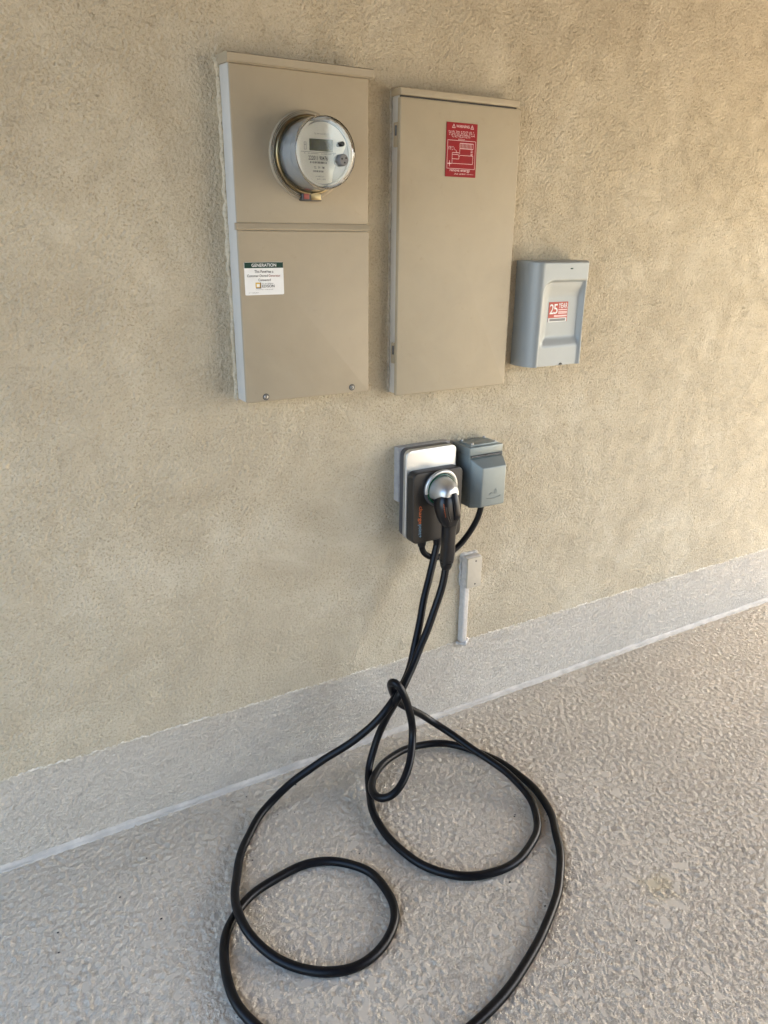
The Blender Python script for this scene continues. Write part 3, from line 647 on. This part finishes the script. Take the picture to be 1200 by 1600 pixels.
bm = NB(); rrect(bm, S0, S1, T0, T1, 0.0006, ys + 0.004, ys - 0.0008, 0.0002, 1); sk = obj('warranty_sticker', bm, ORANGE, sb)
yk = ys - 0.0011
def kx(u): return S0 + (S1 - S0)*u
def kz(v): return T1 - (T1 - T0)*v
bm = NB(); quad(bm, kx(0), kx(.96), kz(1.0), kz(.80), yk); obj('sticker_footer', bm, WHITE, sk)
bm = NB(); quad(bm, kx(.06), kx(.90), kz(.965), kz(.835), yk - 0.0002); obj('footer_bar', bm, GREYINK, sk)
bm = NB(); text(bm, '2', kx(.04), kx(.25), kz(.60), kz(.10), yk); text(bm, '5', kx(.25), kx(.46), kz(.60), kz(.10), yk); text(bm, 'YEAR', kx(.50), kx(.97), kz(.32), kz(.06), yk)
obj('sticker_lettering', bm, WHITE, sk)
bm = NB()
for v in (.37, .475, .545): quad(bm, kx(.50), kx(.97), kz(v + .055), kz(v), yk)
quad(bm, kx(.29), kx(.97), kz(.745), kz(.665), yk); obj('sticker_stripes', bm, PINK, sk)
bm = NB(); glyphs(bm, 1.688, 1.756, 1.5270, 1.5350, -HP - 0.0001, 0.007); obj('embossed_name', bm, SILVER, sb)

# ------------------------------------------------------------------ vehicle charger
ec = empty('vehicle_charger', (1.235, 0, 0.755), 'dark grey and silver vehicle charger on the stucco wall with a round plug holster', 'vehicle charger')
bm = NB(); box(bm, 1.143, 1.3285, -0.026, 0.004, 0.868, 1.0395, 0.0015); obj('mounting_plate', bm, PLATE, ec, smooth=35)
bm = NB(); rrect(bm, 1.148, 1.327, 0.7565, 1.0385, 0.020, -0.0262, -0.060, 0.002); obj('back_housing', bm, SIDEPLASTIC, ec, smooth=40)
bm = NB(); rrect(bm, 1.1445, 1.3265, 0.755, 1.0395, 0.020, -0.052, -0.0665, 0.004, 4, 8); obj('silver_bezel', bm, SILVER2, ec, smooth=40)
bm = NB(); rrect(bm, 1.1500, 1.3300, 0.7500, 0.9770, 0.020, -0.064, -0.101, 0.0045, 4, 8); cv = obj('front_cover', bm, DARKPLATE, ec, smooth=40)
# printed name, reading downwards
bm = NB(); put_text(bm, 'charge', (1.1685, -0.1013, 0.8720), (0, 0, -0.0575), (0.0155, 0, 0)); obj('name_lettering', bm, LOGO_O, cv)
bm = NB(); put_text(bm, 'point+', (1.1685, -0.1013, 0.8135), (0, 0, -0.0430), (0.0155, 0, 0)); obj('name_lettering', bm, LOGO_B, cv)
# holster: ring, green band, domed hood tilted downwards
QX, QZ = 1.243, 0.919
bm = NB(); lathe(bm, QX, QZ, [(0.0565, -0.100), (0.0565, -0.106), (0.0545, -0.109), (0.0500, -0.110), (0.0480, -0.106)], 56); obj('holster_ring', bm, SIDEPLASTIC, ec, smooth=40)
bm = NB(); lathe(bm, QX, QZ, [(0.0495, -0.1005), (0.0490, -0.1150), (0.0455, -0.1165), (0.0440, -0.1005)], 56); obj('light_ring', bm, GREENLED, ec, smooth=40)
def arc_tube(rx, y0, y1, a0, a1, r, name, m, par):
    P = [Vector((QX + rx*math.cos(math.radians(a)), y0 + (y1 - y0)*math.sin(math.radians(a))**2, QZ + 0.004 + rx*math.sin(math.radians(a)))) for a in [a0 + (a1 - a0)*k/40 for k in range(41)]]
    b = NB(); tube(b, P, r, 10); return obj(name, b, m, par, smooth=60)
arc_tube(0.0535, -0.111, -0.116, -12, 192, 0.0056, 'holster_rim', SILVER2, ec)
bm = NB(); loops = []
for j in range(17):                                 # dome, open below where the plug comes out
    t = j/16*0.5*math.pi
    rr = 0.0455*math.cos(t)**0.6; yy = -0.103 - 0.081*math.sin(t)
    L = []
    for k in range(45):
        f = k/44; a = math.radians(-22 + 224*f)
        L.append((QX - 0.010*math.sin(t) + rr*math.cos(a), yy, max(QZ - 0.001 + rr*math.sin(a), 0.9175 - 0.020*(1 - t/1.5708) + 0.22*(QX - 0.012 + rr*math.cos(a) - 1.235))))
    loops.append(L)
rings(bm, loops, False, False, closed=False); bmesh.ops.remove_doubles(bm, verts=bm.verts, dist=0.0003)
hd = obj('holster_hood', bm, SILVER2, ec, smooth=60)
so = hd.modifiers.new('thickness', 'SOLIDIFY'); so.thickness = 0.003
bm = NB(); lathe(bm, QX, QZ, [(0.0440, -0.1005), (0.0435, -0.1030), (0.0001, -0.1032)], 40); obj('holster_socket', bm, BLACK, ec)
for gx_, gy, gr in ((1.2053, -0.070, 0.0165), (1.2534, -0.085, 0.0160)):
    bm = NB(); P = [Vector((gx_, gy, z)) for z in (0.757, 0.745, 0.738, 0.733, 0.725)]
    rs = [gr, gr, gr*0.86, gr*0.84, gr*0.72]
    rings(bm, [[(p.x + q*math.cos(2*math.pi*k/18), p.y + q*math.sin(2*math.pi*k/18), p.z) for k in range(18)] for p, q in zip(P, rs)]); obj('cable_gland', bm, BLACK, ec, smooth=40)

# ------------------------------------------------------------------ outdoor socket box
rb = empty('outlet_box', (1.43, 0, 0.830), 'grey weatherproof outlet box with a flip cover, right of the vehicle charger', 'outlet box')
bm = NB(); box(bm, 1.362, 1.484, -0.088, 0.004, 0.834, 1.022, 0.0025); obj('box_body', bm, GREYCAST, rb, smooth=35)
bm = NB(); box(bm, 1.3595, 1.4865, -0.0915, 0.002, 1.0005, 1.026, 0.0025); obj('box_rim', bm, GREYCAST, rb, smooth=35)
bm = NB(); box(bm, 1.371, 1.475, -0.080, -0.012, 1.0255, 1.0315, 0.0018); tp = obj('hub_plate', bm, GREYCAST, rb, smooth=35)
for x in (1.379, 1.467):
    for y in (-0.073, -0.019):
        bm = NB(); P = [Vector((x, y, z)) for z in (1.031, 1.0345, 1.0362, 1.0368)]; rs = [0.0048, 0.0048, 0.0036, 0.0010]
        rings(bm, [[(p.x + q*math.cos(2*math.pi*k/14), p.y + q*math.sin(2*math.pi*k/14), p.z) for k in range(14)] for p, q in zip(P, rs)]); obj('screw', bm, STEEL, tp, smooth=40)
def cover_ring(y, l, rr_, b2, t): return [(l, y, b2), (rr_, y, b2), (rr_, y, t), (l, y, t)]
bm = NB(); rings(bm, [cover_ring(-0.0875, 1.3610, 1.4855, 0.832, 0.9925), cover_ring(-0.098, 1.3620, 1.4845, 0.833, 0.9905), cover_ring(-0.134, 1.3800, 1.4710, 0.843, 0.9690)])
bmesh.ops.bevel(bm, geom=[e for e in bm.edges], offset=0.004, segments=3, profile=0.5, affect='EDGES')
fc = obj('flip_cover', bm, GREYCAST, rb, smooth=40)
bm = NB()
for (pts, r) in (([(1.412, .872), (1.425, .868), (1.445, .868), (1.466, .873)], 0.0013), ([(1.420, .880), (1.430, .886), (1.440, .882), (1.452, .880)], 0.0012), ([(1.440, .888), (1.446, .897), (1.450, .890), (1.442, .884)], 0.0011)):
    tube(bm, catmull([(x - 0.012, -0.1340, z) for x, z in pts], 5), r, 6)
obj('embossed_mark', bm, GREYCAST, fc, smooth=60)
bm = NB(); cyl(bm, (1.365, -0.092, 0.9975), (1.4815, -0.092, 0.9975), 0.0035, 12); obj('hinge_pin', bm, DARKSTEEL, rb, smooth=50)
bm = NB(); box(bm, 1.484, 1.4875, -0.090, -0.082, 0.978, 1.002, 0.001); obj('hinge_ear', bm, GREYCAST, rb)

# ------------------------------------------------------------------ small junction box with raceway
jb = empty('junction_box', (1.43, 0, 0.30), 'small tan junction box with a painted raceway running down to the foundation', 'junction box')
bm = NB(); box(bm, 1.4135, 1.4745, -0.031, 0.004, 0.512, 0.624, 0.003); obj('box_body', bm, RACE, jb, smooth=35)
bm = NB(); rrect(bm, 1.4155, 1.4750, 0.5115, 0.6215, 0.002, -0.0305, -0.036, 0.0015); jc = obj('box_cover', bm, simple('tan_cover', (0.50, 0.45, 0.36), 0.5, 0, 0.06, 30.0), jb, smooth=40)
for z in (0.609, 0.524):
    bm = NB(); lathe(bm, 1.449, z, [(0.0030, -0.0355), (0.0030, -0.0370), (0.0001, -0.0375)], 12); obj('screw', bm, DARKSTEEL, jc, smooth=40)
bm = NB(); rrect(bm, 1.4140, 1.4370, 0.296, 0.514, 0.006, 0.002, -0.0245, 0.006, 4); obj('raceway', bm, RACE, jb, smooth=40)
bead('sealant_bead', [(1.4125, -0.001, 0.515), (1.4125, -0.001, 0.626), (1.4755, -0.001, 0.626), (1.4755, -0.001, 0.514)], 0.0055, CAULK2, jb)
bead('sealant_blob', [(1.404, -0.006, 0.292), (1.412, -0.018, 0.294), (1.425, -0.024, 0.293), (1.441, -0.018, 0.296), (1.447, -0.006, 0.298)], 0.0065, CAULK2, jb, 90.0, 0.9)

# ------------------------------------------------------------------ power cord and charging cable
pw = empty('power_cord', (1.2053, -0.07, 0.741), 'short black power cord sagging from the charger to the outlet box', 'power cord')
P = resample(catmull(CORD, 12), 0.005); bm = NB(); tube(bm, P, 0.0098, 14); obj('cord', bm, RUBBER, pw, smooth=80)
bm = NB(); tube(bm, [Vector((1.4262, -0.08, z)) for z in (0.872, 0.850, 0.836, 0.832)], lambda t: 0.0165 - 0.004*t, 16); obj('plug', bm, BLACK, pw, smooth=50)

cc = empty('charging_cable', (0.84, -0.55, 0.0), 'black charging cable knotted once and looped across the floor, its plug in the holster', 'charging cable')
P = smooth_path(resample(catmull(CABLE, 12), 0.010), 10)
P = [p + Vector((noise.noise((i*0.09, 0, 0)), noise.noise((i*0.09, 5, 0)), 0))*0.0045*min(1, i/12, (len(P) - 1 - i)/12) for i, p in enumerate(P)]
bm = NB(); tube(bm, P, 0.0118, 16); obj('cable', bm, RUBBER, cc, smooth=80)
# plug body: lofted along its axis
sec = [((1.2335, -0.140, 0.928), .0220, .0220), ((1.2312, -0.152, 0.908), .0315, .0320), (CONN[2], .0358, .0315), (CONN[3], .0350, .0280), ((1.2365, -0.166, 0.842), .0300, .025), (CONN[4], .0225, .021), (CONN[5], .0200, .020),
       ((1.2392, -0.164, 0.760), .0200, .0200), (CONN[6], .0208, .0205), (CONN[7], .0205, .0200), ((1.2377, -0.1608, 0.7010), .0185, .0180), (CONN[8], .0165, .0165), ((1.2376, -0.160, 0.676), .0125, .0125)]
C = catmull([s[0] for s in sec], 4); A = catmull([(s[1], s[2], 0) for s in sec], 4)
bm = NB(); loops = []
for i, p in enumerate(C):
    T = (C[min(i+1, len(C)-1)] - C[max(i-1, 0)]).normalized(); u = Vector((1, 0, 0)); u = (u - T*u.dot(T)).normalized(); v = T.cross(u)
    L = []
    for k in range(28):
        a = 2*math.pi*k/28; ca, sa = math.cos(a), math.sin(a)
        e = 0.72
        L.append(tuple(p + u*A[i].x*math.copysign(abs(ca)**e, ca) + v*A[i].y*math.copysign(abs(sa)**e, sa)))
    loops.append(L)
rings(bm, loops); cn = obj('plug', bm, BLACK, cc, smooth=50)
bm = NB(); P = catmull([(1.2405, -0.180, 0.926), (1.2415, -0.187, 0.910), (1.2435, -0.192, 0.886), (1.2465, -0.1935, 0.862), (1.247, -0.189, 0.848)], 4)
loops = []
for i, p in enumerate(P):
    T = (P[min(i+1, len(P)-1)] - P[max(i-1, 0)]).normalized(); u = Vector((1, 0, 0)); u = (u - T*u.dot(T)).normalized(); v = T.cross(u)
    w = 0.0105; d = 0.0062
    loops.append([tuple(p + u*w*a + v*d*b2) for a, b2 in ((-1, -.6), (-.7, -1), (.7, -1), (1, -.6), (1, .6), (.7, 1), (-.7, 1), (-1, .6))])
rings(bm, loops); obj('latch_lever', bm, BLACK, cn, smooth=40)
for s, dx in ((-1, -0.0205), (1, 0.0205), (-1, -0.0125)):
    bm = NB(); tube(bm, catmull([(1.2300 + dx, -0.1765, 0.904), (CONN[2][0] + dx, -0.1885, 0.890), (CONN[3][0] + dx*0.98, -0.1920, 0.866), (1.2372 + dx*0.7, -0.190, 0.842)], 4), 0.0016, 8); obj('grip_rib', bm, BLACK, cn, smooth=60)
bm = NB(); put_text(bm, 'chargepoint', (1.2000, -0.1850, 0.9020), (0.006, -0.0045, -0.042), (0.0032, -0.0024, 0.0006)); obj('plug_lettering', bm, LOGO_O, cn)
for z, r in ((0.7085, 0.0208), (0.6985, 0.0192)):
    bm = NB(); tube(bm, [Vector((1.2377, -0.161, z + 0.0014)), Vector((1.2377, -0.161, z - 0.0014))], r, 24); obj('strain_relief_ring', bm, RUBBER, cn, smooth=50)

# ------------------------------------------------------------------ grit on the floor and at the foot of the wall
bm = NB()
for k in range(110):
    x = random.uniform(-0.1, 3.0); y = -random.random()**1.4*1.3 - 0.02
    s = random.uniform(0.0010, 0.0028)
    t = bmesh.new(); bmesh.ops.create_icosphere(t, subdivisions=1, radius=s)
    for v in t.verts: v.co = Vector((v.co.x*random.uniform(.8, 1.6), v.co.y*random.uniform(.7, 1.2), v.co.z*0.6)) + Vector((x, y, s*0.5))
    merge(bm, t)
g = obj('grit', bm, GRIT, kind='stuff'); g['label'] = 'dark specks of grit scattered over the floor'; g['category'] = 'grit'
